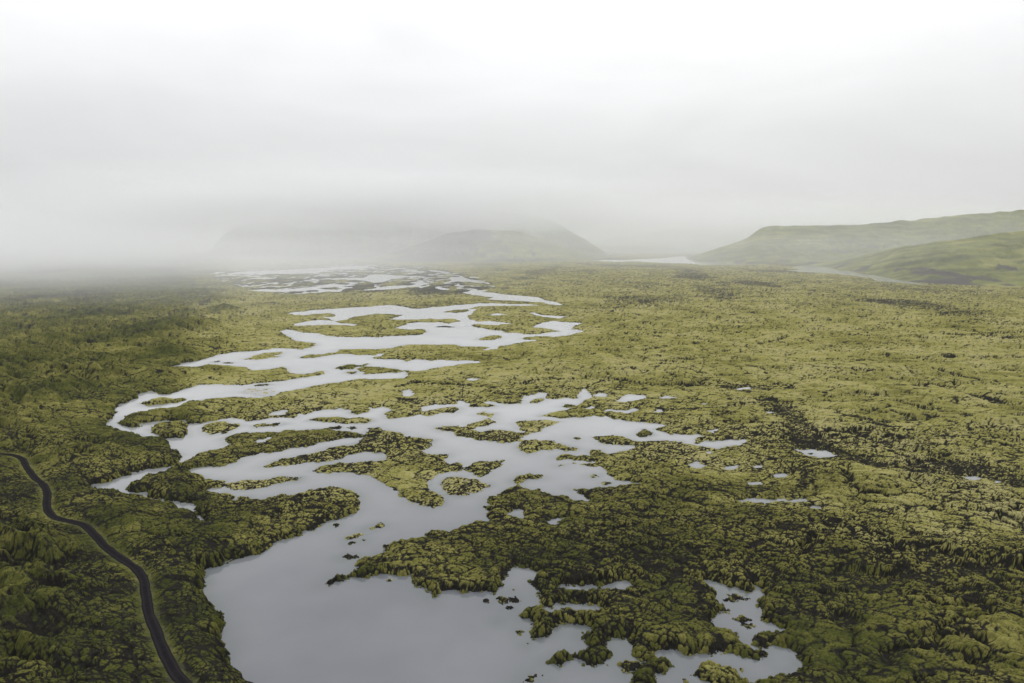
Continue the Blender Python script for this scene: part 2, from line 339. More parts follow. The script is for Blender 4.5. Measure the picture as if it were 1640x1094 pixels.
# signed distance to the shore in metres, from the nearest land/water change between neighbours
land = mask >= 0
bp, bid = [], []
for (a, b) in (((slice(None), slice(0, -1)), (slice(None), slice(1, None))), ((slice(0, -1), slice(None)), (slice(1, None), slice(None)))):
    ch = land[a] != land[b]
    bp.append(np.stack([(X[a][ch] + X[b][ch]) / 2, (Y[a][ch] + Y[b][ch]) / 2], 1))
    bid.append(np.maximum(mask[a][ch], mask[b][ch]))
bp, bid = np.concatenate(bp), np.concatenate(bid)
kd = kdtree.KDTree(len(bp))
for i, (x, y) in enumerate(bp.tolist()):
    kd.insert((x, y, 0.0), i)
kd.balance()
sd = np.full(X.size, 200.0); near = np.zeros(X.size, np.int32)
fx, fy = X.ravel(), Y.ravel()
todo = np.nonzero((VV.ravel() > 395))[0]
find = kd.find
for i, x, y in zip(todo.tolist(), fx[todo].tolist(), fy[todo].tolist()):
    _, k, d = find((x, y, 0.0))
    sd[i] = d; near[i] = k
sd = sd.reshape(X.shape)
sd = np.where(land, sd, -sd)
ids = np.where(land, mask, bid[near].reshape(X.shape))

# ---------------------------------------------------------------- relief of the moss-grown lava
px = D / F_PX                                  # metres per photo pixel across
row = D * D / (CAM_H * F_PX)                   # metres per photo pixel in depth
def band(lam):                                 # fade detail the grid cannot carry
    return 0.22 + 0.78 * sstep(0.6, 2.6, lam / (0.6 * row + px))
ratio = X / Y
west = sstep(-0.40, -0.50, ratio + 0.06 * fbm(X / 90, Y / 90, 3, 2))
jit = (fbm(X / 9, Y / 9, 11, 4) + 0.45 * fbm(X / 3.2, Y / 3.2, 12, 2)) * np.clip(0.9 + 0.0026 * D, 1, 4.5)
wx = X + 2.2 * fbm(X / 12, Y / 12, 21, 3); wy = Y + 2.2 * fbm(X / 12, Y / 12, 31, 3)

big = fbm(X / 160, Y / 160, 41, 3)
mid = fbm(wx / 38, wy / 46, 51, 4)
rid = 1 - np.abs(fbm(wx / 60, wy / 42, 61, 3))
rx, ry = wx * 0.87 - wy * 0.5, wx * 0.5 + wy * 0.87
rid2 = 1 - np.abs(fbm(rx / 46, ry / 17, 66, 3))
qx, qy = (wx * 0.95 - wy * 0.31) / 1.45, wx * 0.31 + wy * 0.95
q3x, q3y = X + 0.8 * gnoise(X / 3, Y / 3, 7), Y + 0.8 * gnoise(X / 3, Y / 3, 8)
w0 = worley(qx / 11.5 + 3.3, qy / 10.0, 76)
w1 = worley(qx / 4.6, qy / 4.4, 71)
w2 = worley(qx / 1.75 + 7.7, qy / 1.7, 81)
w3 = worley((q3x * 0.95 - q3y * 0.31) / 1.25, (q3x * 0.31 + q3y * 0.95) / 0.85, 91)
def cushion(w_, gap):                          # steep-sided block with a rounded mossy top and a narrow gap round it
    e = np.clip((w_[1] - w_[0]) / gap, 0, 1)
    dome = np.sqrt(np.clip(1 - (w_[0] / 1.0) ** 2, 0, 1))
    return (0.45 + 0.55 * dome) * (1 - (1 - e) ** 2.2), e
c0, e0 = cushion(w0, 0.30)
c1, e1 = cushion(w1, 0.40)
c2, e2 = cushion(w2, 0.45)
c3, e3 = cushion(w3, 0.50)
roughness = np.clip(0.86 + 0.75 * fbm(X / 58, Y / 60, 101, 4), 0.12, 1.45) * (1 - 0.25 * sstep(270, 430, D) * (1 - 0.5 * west))   # smooth moss lawns against broken blocks
lumps = ((0.75 + 1.0 * west) * c0 * (0.1 + 1.2 * w0[2]) * band(11)
         + 0.85 * c1 * (0.1 + 1.3 * w1[2] ** 1.5) * band(5) * (0.5 + 0.5 * roughness) + 0.38 * c2 * (0.25 + 1.1 * w2[2]) * band(2.2) * roughness
         + 0.22 * c3 * (0.25 + 1.1 * w3[2]) * band(1.2) * (0.25 + 0.75 * roughness) + 0.06 * fbm(X / 0.9, Y / 0.9, 15, 2) * band(0.8))
lumps = lumps * (1 - 0.35 * sstep(260, 420, D))
near_ = sstep(900, 350, D)
s2 = sd + np.where(D < 1500, jit * 0.8 * sstep(0, 6, np.abs(sd) + 4.5), 0) + near_ * (0.9 * (c2 - c2.mean()) + 0.7 * (c3 - c3.mean()) + 0.7 * (c1 - c1.mean()) - 0.4)
# tension cracks and collapse trenches
cr1 = np.abs(fbm(wx / 120, wy / 55, 111, 3))
crack = (1 - sstep(0.0, 0.05, cr1)) * sstep(-0.1, 0.25, fbm(X / 140, Y / 140, 121, 2)) * (1 - west)
cr2 = np.abs(fbm(wx / 34, wy / 24, 113, 3))
crack = np.maximum(crack, 0.9 * (1 - sstep(0.0, 0.05 + 0.03 * sstep(300, 600, D), cr2)) * sstep(-0.05, 0.25, fbm(X / 60, Y / 50, 123, 3)) * (1 - 0.6 * west))
pitn = fbm(wx / 60, wy / 34, 131, 4)
pit = sstep(0.48, 0.78, pitn + 0.28 * sstep(0.15, 0.42, ratio) * sstep(700, 350, D) - 0.25 * west)
# fissures and collapsed channels, traced: width in metres | outline
TRENCH = '''2.2|R8 -60,125 0,120 120,100 300,98 450,90 560,105 700,122 860,128 1050,125
5.5|Q8 390,235 450,262 480,285 520,330 540,380 565,440 620,455 700,478
4.5|Q8 700,478 760,500 860,525 940,545 1000,560 1100,575
6|Q8 1100,572 1200,552 1300,572 1400,560 1480,585 1560,610 1650,645
1.8|R7 570,205 640,195 700,190 780,198 850,195 920,205 1000,208
1.0|R4 745,240 765,300 790,370 815,430 835,490 850,530
0.8|R4 200,290 290,250 380,232 480,240
2.5|Q8 900,230 960,245 1040,255 1100,272 1200,280
2.2|Q8 1110,160 1180,165 1300,176
4|Q8 1420,230 1490,240 1560,262
2.5|Q8 840,58 900,52 960,62
3|Q8 1200,100 1290,120 1370,128 1440,145
2.5|Q8 860,345 920,352 985,342
2|Q8 300,345 380,352 450,362
2.5|Q8 700,395 780,400 860,390
2.6|Q8 980,440 1040,430 1085,425
1.8|Q3 350,1030 480,1008 620,985 760,965 900,950 1100,930
2.2|Q3 1170,962 1260,945 1350,925
2.0|Q3 590,1070 700,1072 800,1060
2.4|Q4 350,1080 480,1085 600,1070 760,1066 900,1060
2.4|Q4 1000,1060 1150,1050 1280,1052 1515,1075
2.4|Q4 1000,870 1100,885 1200,890 1320,912 1440,945
1.6|R5 385,248 430,255 480,272
3.5|R5 620,132 720,118 800,120 880,135 950,150 1094,205
1.2|R5 330,682 400,662 480,640
1.2|R5 840,580 960,572 1094,576
1.0|R5 160,455 130,490 122,545
1.2|R5 600,905 720,895 850,905 930,930
2.0|R5 -20,770 120,800 240,790 330,800
1.5|Q8 560,580 575,620 560,660 520,690
1.6|Q8 770,590 790,640 850,690 910,700 960,712
2.2|R8 700,195 800,200 900,212
3.0|R8 1180,140 1300,128 1400,150
3.0|R1 0,470 120,480 230,500 330,470
2.6|R1 0,640 150,625 300,600 420,560
2.4|R1 30,790 170,740 330,700 450,640
2.6|R1 150,880 260,830 400,760 520,700'''
tq, tw_ = [], []
for line in TRENCH.split('\n'):
    wd, run = line.split('|')
    p_ = pix(run)
    q_ = np.stack([np.interp(np.linspace(0, len(p_) - 1, 40 * len(p_)), np.arange(len(p_)), p_[:, c_]) for c_ in (0, 1)], 1)
    gx_, gy_ = ground(q_[:, 0], q_[:, 1], 2.0)
    tq.append(np.stack([gx_, gy_], 1)); tw_.append(np.full(len(q_), float(wd)))
tq, tw_ = np.concatenate(tq), np.concatenate(tw_)
kt = kdtree.KDTree(len(tq))
for i, (x, y) in enumerate(tq.tolist()):
    kt.insert((x, y, 0.0), i)
kt.balance()
trench = np.zeros(X.size)
tx_, ty_ = (X + 2.5 * fbm(X / 9, Y / 9, 351, 3)).ravel(), (Y + 3.5 * fbm(X / 9, Y / 9, 352, 3)).ravel()
for i in np.nonzero(((VV > 470) & (VV < 1150) & (UU > -40) & (UU < 1700)).ravel())[0].tolist():
    _, k, d = kt.find((tx_[i], ty_[i], 0.0))
    if d < 2.2 * tw_[k]:
        trench[i] = 1 - d / (2.2 * tw_[k])
trench = sstep(0.1, 0.75, trench.reshape(X.shape)) * (0.55 + 0.6 * sstep(-0.5, 0.2, fbm(X / 16, Y / 16, 353, 3)))
# low scarps where one lava sheet stopped on top of another
sc1, sc2, sc3 = fbm(wx / 95, wy / 52, 221, 5, 0.55), fbm(wx / 60, wy / 36, 231, 5, 0.55), fbm(wx / 150, wy / 70, 241, 5, 0.55)
scarp = 1.5 * sstep(-0.06, 0.09, sc1) + 1.1 * sstep(0.08, 0.21, sc2) + 1.6 * sstep(0.02, 0.14, sc3)
foot = sstep(0.13, 0.02, np.abs(sc1 + 0.03)) + 0.8 * sstep(0.12, 0.02, np.abs(sc2 - 0.09)) + sstep(0.11, 0.02, np.abs(sc3 - 0.02))
foot = np.clip(foot, 0, 1) * sstep(-0.45, 0.25, fbm(X / 17, Y / 13, 251, 3))
plain_z = 0.1 + 0.7 * big + 0.6 * mid + 0.8 * scarp
west_z = 2.4 + 2.2 * big + 4.0 * (rid - 0.55) + 2.0 * mid + 7.0 * (rid2 - 0.6)
base = plain_z * (1 - west) + west_z * west
amp = sstep(3, 60, s2)
bank = (1.15 + 1.7 * west + 0.5 * fbm(X / 30, Y / 30, 141, 2))
wid = np.clip(0.0035 * D, 1.3, 6)
isl = (ids > 0)
tone_i = np.array([0.5] + [float(r[4]) for r in ISL])[ids]
low = np.where(isl & (tone_i > 0.72), 0.55, 1.0)
rocky_small = np.isin(ids, [k + 1 for k, r in enumerate(ISL) if r[0] in ('rock_islet', 'gravel_bar')])
low = np.where(rocky_small, 0.4, low)
hl = bank * low * (1 - np.exp(-np.maximum(s2, 0) / wid)) + amp * (1 + 0.3 * west) * np.clip(base, -0.2, None) * np.where(isl, 0.4, 1)
hl = hl + lumps * sstep(-0.3, 2.0 * wid, s2) * (1 - 0.30 * west) * np.where(rocky_small, 0.8, 1) * np.where(isl, 0.8, 1)
hl = hl - (1.8 * crack + 2.6 * pit + 2.4 * trench) * sstep(4, 25, s2)
far = sstep(900, 2200, D)
hl = hl * (1 - 0.5 * sstep(190, 300, D) * sstep(14, 2, s2) * (1 - 0.35 * west))
hl = np.maximum(hl, 0.12 + 0.1 * lumps) * (1 - 0.75 * far)
Z = np.where(s2 > 0, hl, -0.9 * (1 - np.exp(s2 / (wid * 1.2))) - 0.02)

# the road bed is levelled into the relief
rp = pix(ROAD)
def spline(p, n=12):
    q = np.vstack([2 * p[0] - p[1], p, 2 * p[-1] - p[-2]])
    o = []
    for i in range(1, len(q) - 2):
        for t in np.arange(n) / n:
            a, b, c_, d = q[i - 1:i + 3]
            o.append(0.5 * (2 * b + (c_ - a) * t + (2 * a - 5 * b + 4 * c_ - d) * t * t + (3 * b - a - 3 * c_ + d) * t ** 3))
    o.append(q[-2])
    return np.array(o)
ROAD_Z = 3.2
RX, RY = ground(*spline(rp).T, z=ROAD_Z)
rc = np.stack([RX, RY], 1)
seg = np.hypot(*np.diff(rc, axis=0).T); arc = np.concatenate([[0], np.cumsum(seg)])
m = np.arange(0, arc[-1], 0.8)
rc = np.stack([np.interp(m, arc, rc[:, 0]), np.interp(m, arc, rc[:, 1])], 1)
kr = kdtree.KDTree(len(rc))
for i, (x, y) in enumerate(rc.tolist()):
    kr.insert((x, y, 0.0), i)
kr.balance()
bxs = np.nonzero(((fx > rc[:, 0].min() - 25) & (fx < rc[:, 0].max() + 25) & (fy > rc[:, 1].min() - 25) & (fy < rc[:, 1].max() + 25)))[0]
rdist = np.full(X.size, 99.0); rid_ = np.zeros(X.size, int)
for i, x, y in zip(bxs.tolist(), fx[bxs].tolist(), fy[bxs].tolist()):
    _, k, d = kr.find((x, y, 0.0))
    rdist[i] = d; rid_[i] = k
rdist = rdist.reshape(X.shape); rid_ = rid_.reshape(X.shape)
road_prof = ROAD_Z + 0.25 * gnoise(m / 30, m * 0 + 3.3, 5) * sstep(0, 30, m)
rz = road_prof[rid_]
k1 = 1 - sstep(2.0, 15.0, rdist + 1.3 * fbm(X / 6, Y / 6, 151, 2))
shoulder = rz + (0.75 * np.minimum(lumps, 1.3) + 0.05 * (rdist - 2)) * sstep(1.7, 4.5, rdist) - 0.08
Z = Z * (1 - k1) + shoulder * k1
Z = np.where(rdist < 1.55, rz - 0.12, Z)

# moss / bare lava and tints, one value per vertex
rock = (0.5 * sstep(0.35, 0.05, e0) + 0.5 * sstep(0.45, 0.1, e1) * (0.4 + 0.6 * roughness) + 0.66 * sstep(0.55, 0.12, e2) * roughness * (0.28 + 0.72 * sstep(600, 300, D)) * sstep(2200, 1200, D)
        + 0.58 * sstep(0.5, 0.08, e3) * (0.3 + 0.7 * roughness) * sstep(480, 280, D) + 0.30 * sstep(0.9, 1.3, roughness) * (w2[2] < 0.12))
rock = rock + 0.15 * sstep(0.05, 0.6, fbm(X / 14, Y / 9, 163, 4)) * roughness
rock = rock + 0.42 * foot * (1 - 0.6 * west) * sstep(0.75, 0.35, c2) + 0.45 * west * sstep(0.6, 0.3, rid2 + 0.15 * fbm(X / 8, Y / 8, 261, 3)) * sstep(0.8, 0.4, c2)
rubble = sstep(0.85, 0.35, 0.6 * c2 + 0.4 * c3 + 0.25 * gnoise(X / 2.2, Y / 2.2, 301))
rock = rock + np.maximum(crack * (0.25 + 0.65 * rubble), trench * (0.35 + 0.6 * rubble)) + 0.6 * pit * sstep(-0.35, 0.5, fbm(X / 5, Y / 4, 161, 3)) * sstep(0.9, 0.4, c2)
shore = sstep(1.6 * wid + 1.0, 0.2, s2 + 1.2 * fbm(X / 3, Y / 3, 171, 2))
rock = rock + shore * np.where(isl & (tone_i > 0.72), 0.15, 0.40) * sstep(0.95, 0.5, c2)
patch = sstep(0.15, 0.75, fbm(X / 220 + 3, Y / 420, 181, 4))             # dark barren streaks far out on the plain
rock = rock + patch * 0.35 * sstep(700, 1300, D)
rock = rock + 0.10 * sstep(800, 1700, D) + 0.45 * zone * sstep(-0.4, 0.3, fbm(X / 50, Y / 130, 331, 3))
rock = np.where(rocky_small, rock + 0.55 * (1.0 - tone_i), rock)
rock = np.clip(rock * (1 - 0.6 * (1 - sstep(1.5, 4, rdist))), 0, 1)
tone = 0.35 + 0.24 * fbm(X / 70, Y / 90, 191, 4) + (0.44 - 0.30 * west) * sstep(215, 315, D + 55 * fbm(X / 110, Y / 60, 193, 3)) - 0.17 * west - 0.06 * sstep(900, 1900, D)  # near moss darkened with distance step: foreground shade painted into the tint
tone = np.where(isl, 0.16 + 0.84 * tone_i + 0.10 * fbm(X / 25, Y / 25, 195, 3), tone)
tone = tone + 0.12 * (w1[2] - 0.5) + 0.20 * (w2[2] - 0.5) + 0.16 * fbm(X / 19, Y / 15, 199, 3) + 0.15 * (c3 - 0.5)
verge = (1 - sstep(1.6, 2.5, rdist + 0.9 * fbm(X / 3, Y / 3, 201, 3)))
bar = (ids == [k for k, r in enumerate(ISL) if r[0] == 'gravel_bar'][0] + 1) & (fbm(X / 5, Y / 5, 211, 3) > -0.35)

# ---------------------------------------------------------------- materials
def mat(name):
    m_ = bpy.data.materials.new(name)
    m_.use_nodes = True
    return m_, m_.node_tree, m_.node_tree.nodes['Principled BSDF']
def attr(nt, name):
    return N(nt, 'ShaderNodeAttribute', attribute_name=name).outputs['Fac']
def noise(nt, vec, scale, detail=4, rough_=0.6):
    n = N(nt, 'ShaderNodeTexNoise')
    n.inputs['Scale'].default_value = scale; n.inputs['Detail'].default_value = detail; n.inputs['Roughness'].default_value = rough_
    L(nt, vec, n.inputs['Vector'])
    return n.outputs[0]
def ramp_(nt, fac, stops):
    r = N(nt, 'ShaderNodeValToRGB')
    e = r.color_ramp.elements
    while len(e) < len(stops):
        e.new(0.5)
    for q, (p_, c_) in zip(e, stops):
        q.position = p_; q.color = (*c_, 1)
    L(nt, fac, r.inputs[0])
    return r.outputs[0]
def mixc(nt, f, a, b):
    n = N(nt, 'ShaderNodeMix', data_type='RGBA')
    for s_, v_ in ((n.inputs[0], f), (n.inputs[6], a), (n.inputs[7], b)):
        if isinstance(v_, (int, float)):
            s_.default_value = v_
        elif isinstance(v_, tuple):
            s_.default_value = (*v_, 1)
        else:
            L(nt, v_, s_)
    return n.outputs[2]
def math_(nt, op, a, b):
    n = N(nt, 'ShaderNodeMath', operation=op)
    for s_, v_ in ((n.inputs[0], a), (n.inputs[1], b)):
        if isinstance(v_, (int, float)):
            s_.default_value = v_
        else:
            L(nt, v_, s_)
    return n.outputs[0]

MOSS, nt, bs = mat('moss_lava')
pos = N(nt, 'ShaderNodeNewGeometry').outputs['Position']
fine = noise(nt, pos, 1.1, 4, 0.65)
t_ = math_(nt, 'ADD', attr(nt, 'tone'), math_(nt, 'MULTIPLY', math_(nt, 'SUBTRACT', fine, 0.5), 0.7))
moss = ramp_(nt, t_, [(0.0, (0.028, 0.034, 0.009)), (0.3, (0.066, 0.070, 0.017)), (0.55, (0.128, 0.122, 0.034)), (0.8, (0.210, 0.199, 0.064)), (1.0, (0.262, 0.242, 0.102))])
lava = ramp_(nt, noise(nt, pos, 0.8, 4), [(0.3, (0.007, 0.007, 0.0062)), (0.7, (0.021, 0.020, 0.016))])
rk = math_(nt, 'ADD', attr(nt, 'rock'), math_(nt, 'MULTIPLY', math_(nt, 'SUBTRACT', noise(nt, pos, 2.3, 3), 0.5), 0.5))
rkr = N(nt, 'ShaderNodeMapRange'); rkr.inputs['From Min'].default_value = 0.25; rkr.inputs['From Max'].default_value = 0.75
L(nt, rk, rkr.inputs[0])
col = mixc(nt, rkr.outputs[0], moss, lava)
col = mixc(nt, math_(nt, 'MULTIPLY', attr(nt, 'verge'), math_(nt, 'MULTIPLY', fine, 0.35)), col, (0.12, 0.115, 0.075))
col = mixc(nt, attr(nt, 'bar'), col, (0.33, 0.33, 0.33))
L(nt, col, bs.inputs['Base Color'])
bs.inputs['Roughness'].default_value = 0.95
bs.inputs['Specular IOR Level'].default_value = 0.0
bp_ = N(nt, 'ShaderNodeBump'); bp_.inputs['Strength'].default_value = 0.6; bp_.inputs['Distance'].default_value = 0.25
L(nt, noise(nt, pos, 2.6, 4, 0.7), bp_.inputs['Height']); L(nt, bp_.outputs[0], bs.inputs['Normal'])

WATER, nt, bs = mat('silty_water')
pos = N(nt, 'ShaderNodeNewGeometry').outputs['Position']
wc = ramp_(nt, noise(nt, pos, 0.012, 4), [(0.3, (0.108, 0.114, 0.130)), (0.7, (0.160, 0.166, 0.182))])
sheen_col = mixc(nt, noise(nt, pos, 0.02, 5, 0.6), (0.23, 0.24, 0.25), (0.37, 0.375, 0.38))
wcol = mixc(nt, attr(nt, 'far_sheen'), wc, sheen_col)  # far water paler: bright grazing sky sheen put into the base colour
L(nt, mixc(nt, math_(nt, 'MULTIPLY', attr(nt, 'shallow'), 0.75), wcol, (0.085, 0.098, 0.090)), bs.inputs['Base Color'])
rr = N(nt, 'ShaderNodeMapRange'); rr.inputs['From Min'].default_value = 0.4; rr.inputs['From Max'].default_value = 0.65
rr.inputs['To Min'].default_value = 0.02; rr.inputs['To Max'].default_value = 0.11
st = N(nt, 'ShaderNodeMapping'); st.inputs['Scale'].default_value = (0.012, 0.03, 1)
L(nt, pos, st.inputs[0]); L(nt, noise(nt, st.outputs[0], 1.0, 5), rr.inputs[0]); L(nt, rr.outputs[0], bs.inputs['Roughness'])
bs.inputs['IOR'].default_value = 1.333
b2 = N(nt, 'ShaderNodeBump'); b2.inputs['Strength'].default_value = 0.05; b2.inputs['Distance'].default_value = 0.1
L(nt, noise(nt, pos, 0.6, 3), b2.inputs['Height']); L(nt, b2.outputs[0], bs.inputs['Normal'])

ROADM, nt, bs = mat('dark_gravel')
pos = N(nt, 'ShaderNodeNewGeometry').outputs['Position']
rcol = ramp_(nt, noise(nt, pos, 0.7, 5, 0.7), [(0.3, (0.006, 0.0055, 0.0065)), (0.7, (0.013, 0.012, 0.0135))])
rcol = mixc(nt, attr(nt, 'track'), rcol, (0.021, 0.019, 0.020))
L(nt, rcol, bs.inputs['Base Color']); bs.inputs['Roughness'].default_value = 0.9
bs.inputs['Specular IOR Level'].default_value = 0.0

HILLM, nt, bs = mat('grassy_hill')
pos = N(nt, 'ShaderNodeNewGeometry').outputs['Position']
g_ = math_(nt, 'ADD', attr(nt, 'tone'), math_(nt, 'MULTIPLY', math_(nt, 'SUBTRACT', noise(nt, pos, 0.02, 6, 0.65), 0.5), 0.9))
gcol = ramp_(nt, g_, [(0.0, (0.034, 0.042, 0.011)), (0.4, (0.066, 0.076, 0.018)), (0.75, (0.130, 0.138, 0.033)), (1.0, (0.20, 0.195, 0.06))])
rk = math_(nt, 'ADD', attr(nt, 'rock'), math_(nt, 'MULTIPLY', math_(nt, 'SUBTRACT', noise(nt, pos, 0.05, 5, 0.7), 0.5), 0.8))
rkr = N(nt, 'ShaderNodeMapRange'); rkr.inputs['From Min'].default_value = 0.35; rkr.inputs['From Max'].default_value = 0.7
L(nt, rk, rkr.inputs[0])
L(nt, mixc(nt, rkr.outputs[0], gcol, (0.040, 0.036, 0.034)), bs.inputs['Base Color'])
bs.inputs['Roughness'].default_value = 0.95; bs.inputs['Specular IOR Level'].default_value = 0.1

# ---------------------------------------------------------------- mesh from arrays
def mesh_obj(name, verts, quads, material, attrs=None, smooth=True):
    me = bpy.data.meshes.new(name)
    nv, nq = len(verts), len(quads)
    me.vertices.add(nv); me.vertices.foreach_set('co', np.ascontiguousarray(verts, np.float32).ravel())
    me.loops.add(nq * 4); me.loops.foreach_set('vertex_index', np.ascontiguousarray(quads, np.int32).ravel())
    me.polygons.add(nq); me.polygons.foreach_set('loop_start', np.arange(0, nq * 4, 4, dtype=np.int32))
    me.polygons.foreach_set('use_smooth', np.full(nq, smooth, bool))
    for k, a in (attrs or {}).items():
        me.attributes.new(k, 'FLOAT', 'POINT').data.foreach_set('value', np.ascontiguousarray(a, np.float32).ravel())
    me.update(calc_edges=True)
    me.materials.append(material)
    o = bpy.data.objects.new(name, me)
    C.objects.link(o)
    return o
def sub_mesh(name, sel, origin=None):
    q = QUADS[sel]
    idx, inv = np.unique(q, return_inverse=True)
    co = VERTS[idx]
    o3 = np.array([0, 0, 0.0])
    if origin:
        o3 = np.array([co[:, 0].mean(), co[:, 1].mean(), 0.0]); co = co - o3
    o = mesh_obj(name, co, inv.reshape(-1, 4), MOSS, {k: a.ravel()[idx] for k, a in ATT.items()})
    o.location = o3
    return o
VERTS = np.stack([X, Y, Z], -1).reshape(-1, 3)
I = np.arange(NU * NV).reshape(NV, NU)
QUADS = np.stack([I[1:, :-1], I[1:, 1:], I[:-1, 1:], I[:-1, :-1]], -1).reshape(-1, 4)     # rows run from far to near
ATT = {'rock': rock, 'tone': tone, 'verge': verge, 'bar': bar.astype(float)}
zq = Z.ravel()[QUADS].max(1)
fid = ids.ravel()[QUADS]
fland = land.ravel()[QUADS]
fid = np.where(fland, fid, -1).max(1)
fid = np.where(fid < 0, ids.ravel()[QUADS[:, 0]], fid)
keep = zq > -0.35
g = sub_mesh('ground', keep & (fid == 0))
g['kind'] = 'structure'; g['label'] = 'rolling lava field covered in yellow-green moss'
for k, rec in enumerate(ISL):
    s_ = keep & (fid == k + 1)
    if s_.sum() < 4:
        print('EMPTY', rec[2]); continue
    o = sub_mesh(rec[0], s_, True)
    o['category'], o['label'], o['group'] = rec[1], rec[2], rec[3]

def sheet(name, x0, x1, y0, y1, z, m_):
    o = mesh_obj(name, [(x0, y0, z), (x1, y0, z), (x1, y1, z), (x0, y1, z)], [(0, 1, 2, 3)], m_, smooth=False)
    o['kind'] = 'structure'
    return o
gy = np.concatenate([np.linspace(60, 800, 371), np.linspace(820, 15500, 60)])
gx = np.concatenate([np.linspace(-9000, -370, 25), np.linspace(-360, 360, 361), np.linspace(370, 9000, 25)])
GX, GY = np.meshgrid(gx, gy)
Kl = np.arange(GX.size).reshape(GX.shape)
ql = np.stack([Kl[:-1, :-1], Kl[:-1, 1:], Kl[1:, 1:], Kl[1:, :-1]], -1).reshape(-1, 4)
far_sheen = sstep(170, 430, GY + 45 * fbm(GX / 90, GY / 90, 271, 3))  # mask of the painted sheen, growing with distance
shal = np.zeros(GX.size)
for i in np.nonzero((np.abs(GX.ravel()) < 361) & (GY.ravel() < 801))[0].tolist():
    shal[i] = find((GX.flat[i], GY.flat[i], 0.0))[2]
shal = np.where(shal > 0, np.exp(-shal / 3.5), 0).reshape(GX.shape) * (0.6 + 0.5 * fbm(GX / 22, GY / 22, 281, 3))
lake = mesh_obj('lake', np.stack([GX, GY, 0 * GX], -1).reshape(-1, 3), ql, WATER, {'far_sheen': far_sheen, 'shallow': np.clip(shal, 0, 1)})
lake['kind'] = 'structure'; lake['label'] = 'calm grey silty lake and pools between the moss islands'

# ---------------------------------------------------------------- road
dr = np.gradient(rc, axis=0); dr /= np.hypot(dr[:, 0], dr[:, 1])[:, None]
nrm = np.stack([-dr[:, 1], dr[:, 0]], 1)
offs = np.array([-1.45, -1.2, -0.95, -0.7, -0.35, 0, 0.35, 0.7, 0.95, 1.2, 1.45])
edge = 1 + 0.16 * gnoise(m[:, None] / 5 + 0 * offs, 0 * m[:, None] + np.sign(offs) * 7.3, 9)
P_ = rc[:, None, :] + nrm[:, None, :] * (offs * edge)[..., None]
zz = road_prof[:, None] + 0.06 - 0.28 * (np.abs(offs) / 1.45) ** 6 + 0.02 * (np.abs(offs) < 0.3)
rv = np.concatenate([P_, np.broadcast_to(zz, P_.shape[:2])[..., None]], -1)
J = np.arange(rv.shape[0] * rv.shape[1]).reshape(rv.shape[:2])
rq = np.stack([J[:-1, :-1], J[:-1, 1:], J[1:, 1:], J[1:, :-1]], -1).reshape(-1, 4)[:, ::-1]
track = np.broadcast_to(((np.abs(np.abs(offs) - 0.7) < 0.3) * 0.6)[None], J.shape)
rd = mesh_obj('road', rv.reshape(-1, 3), rq, ROADM, {'track': track})
rd['kind'] = 'structure'; rd['label'] = 'narrow winding dark gravel road through the moss'

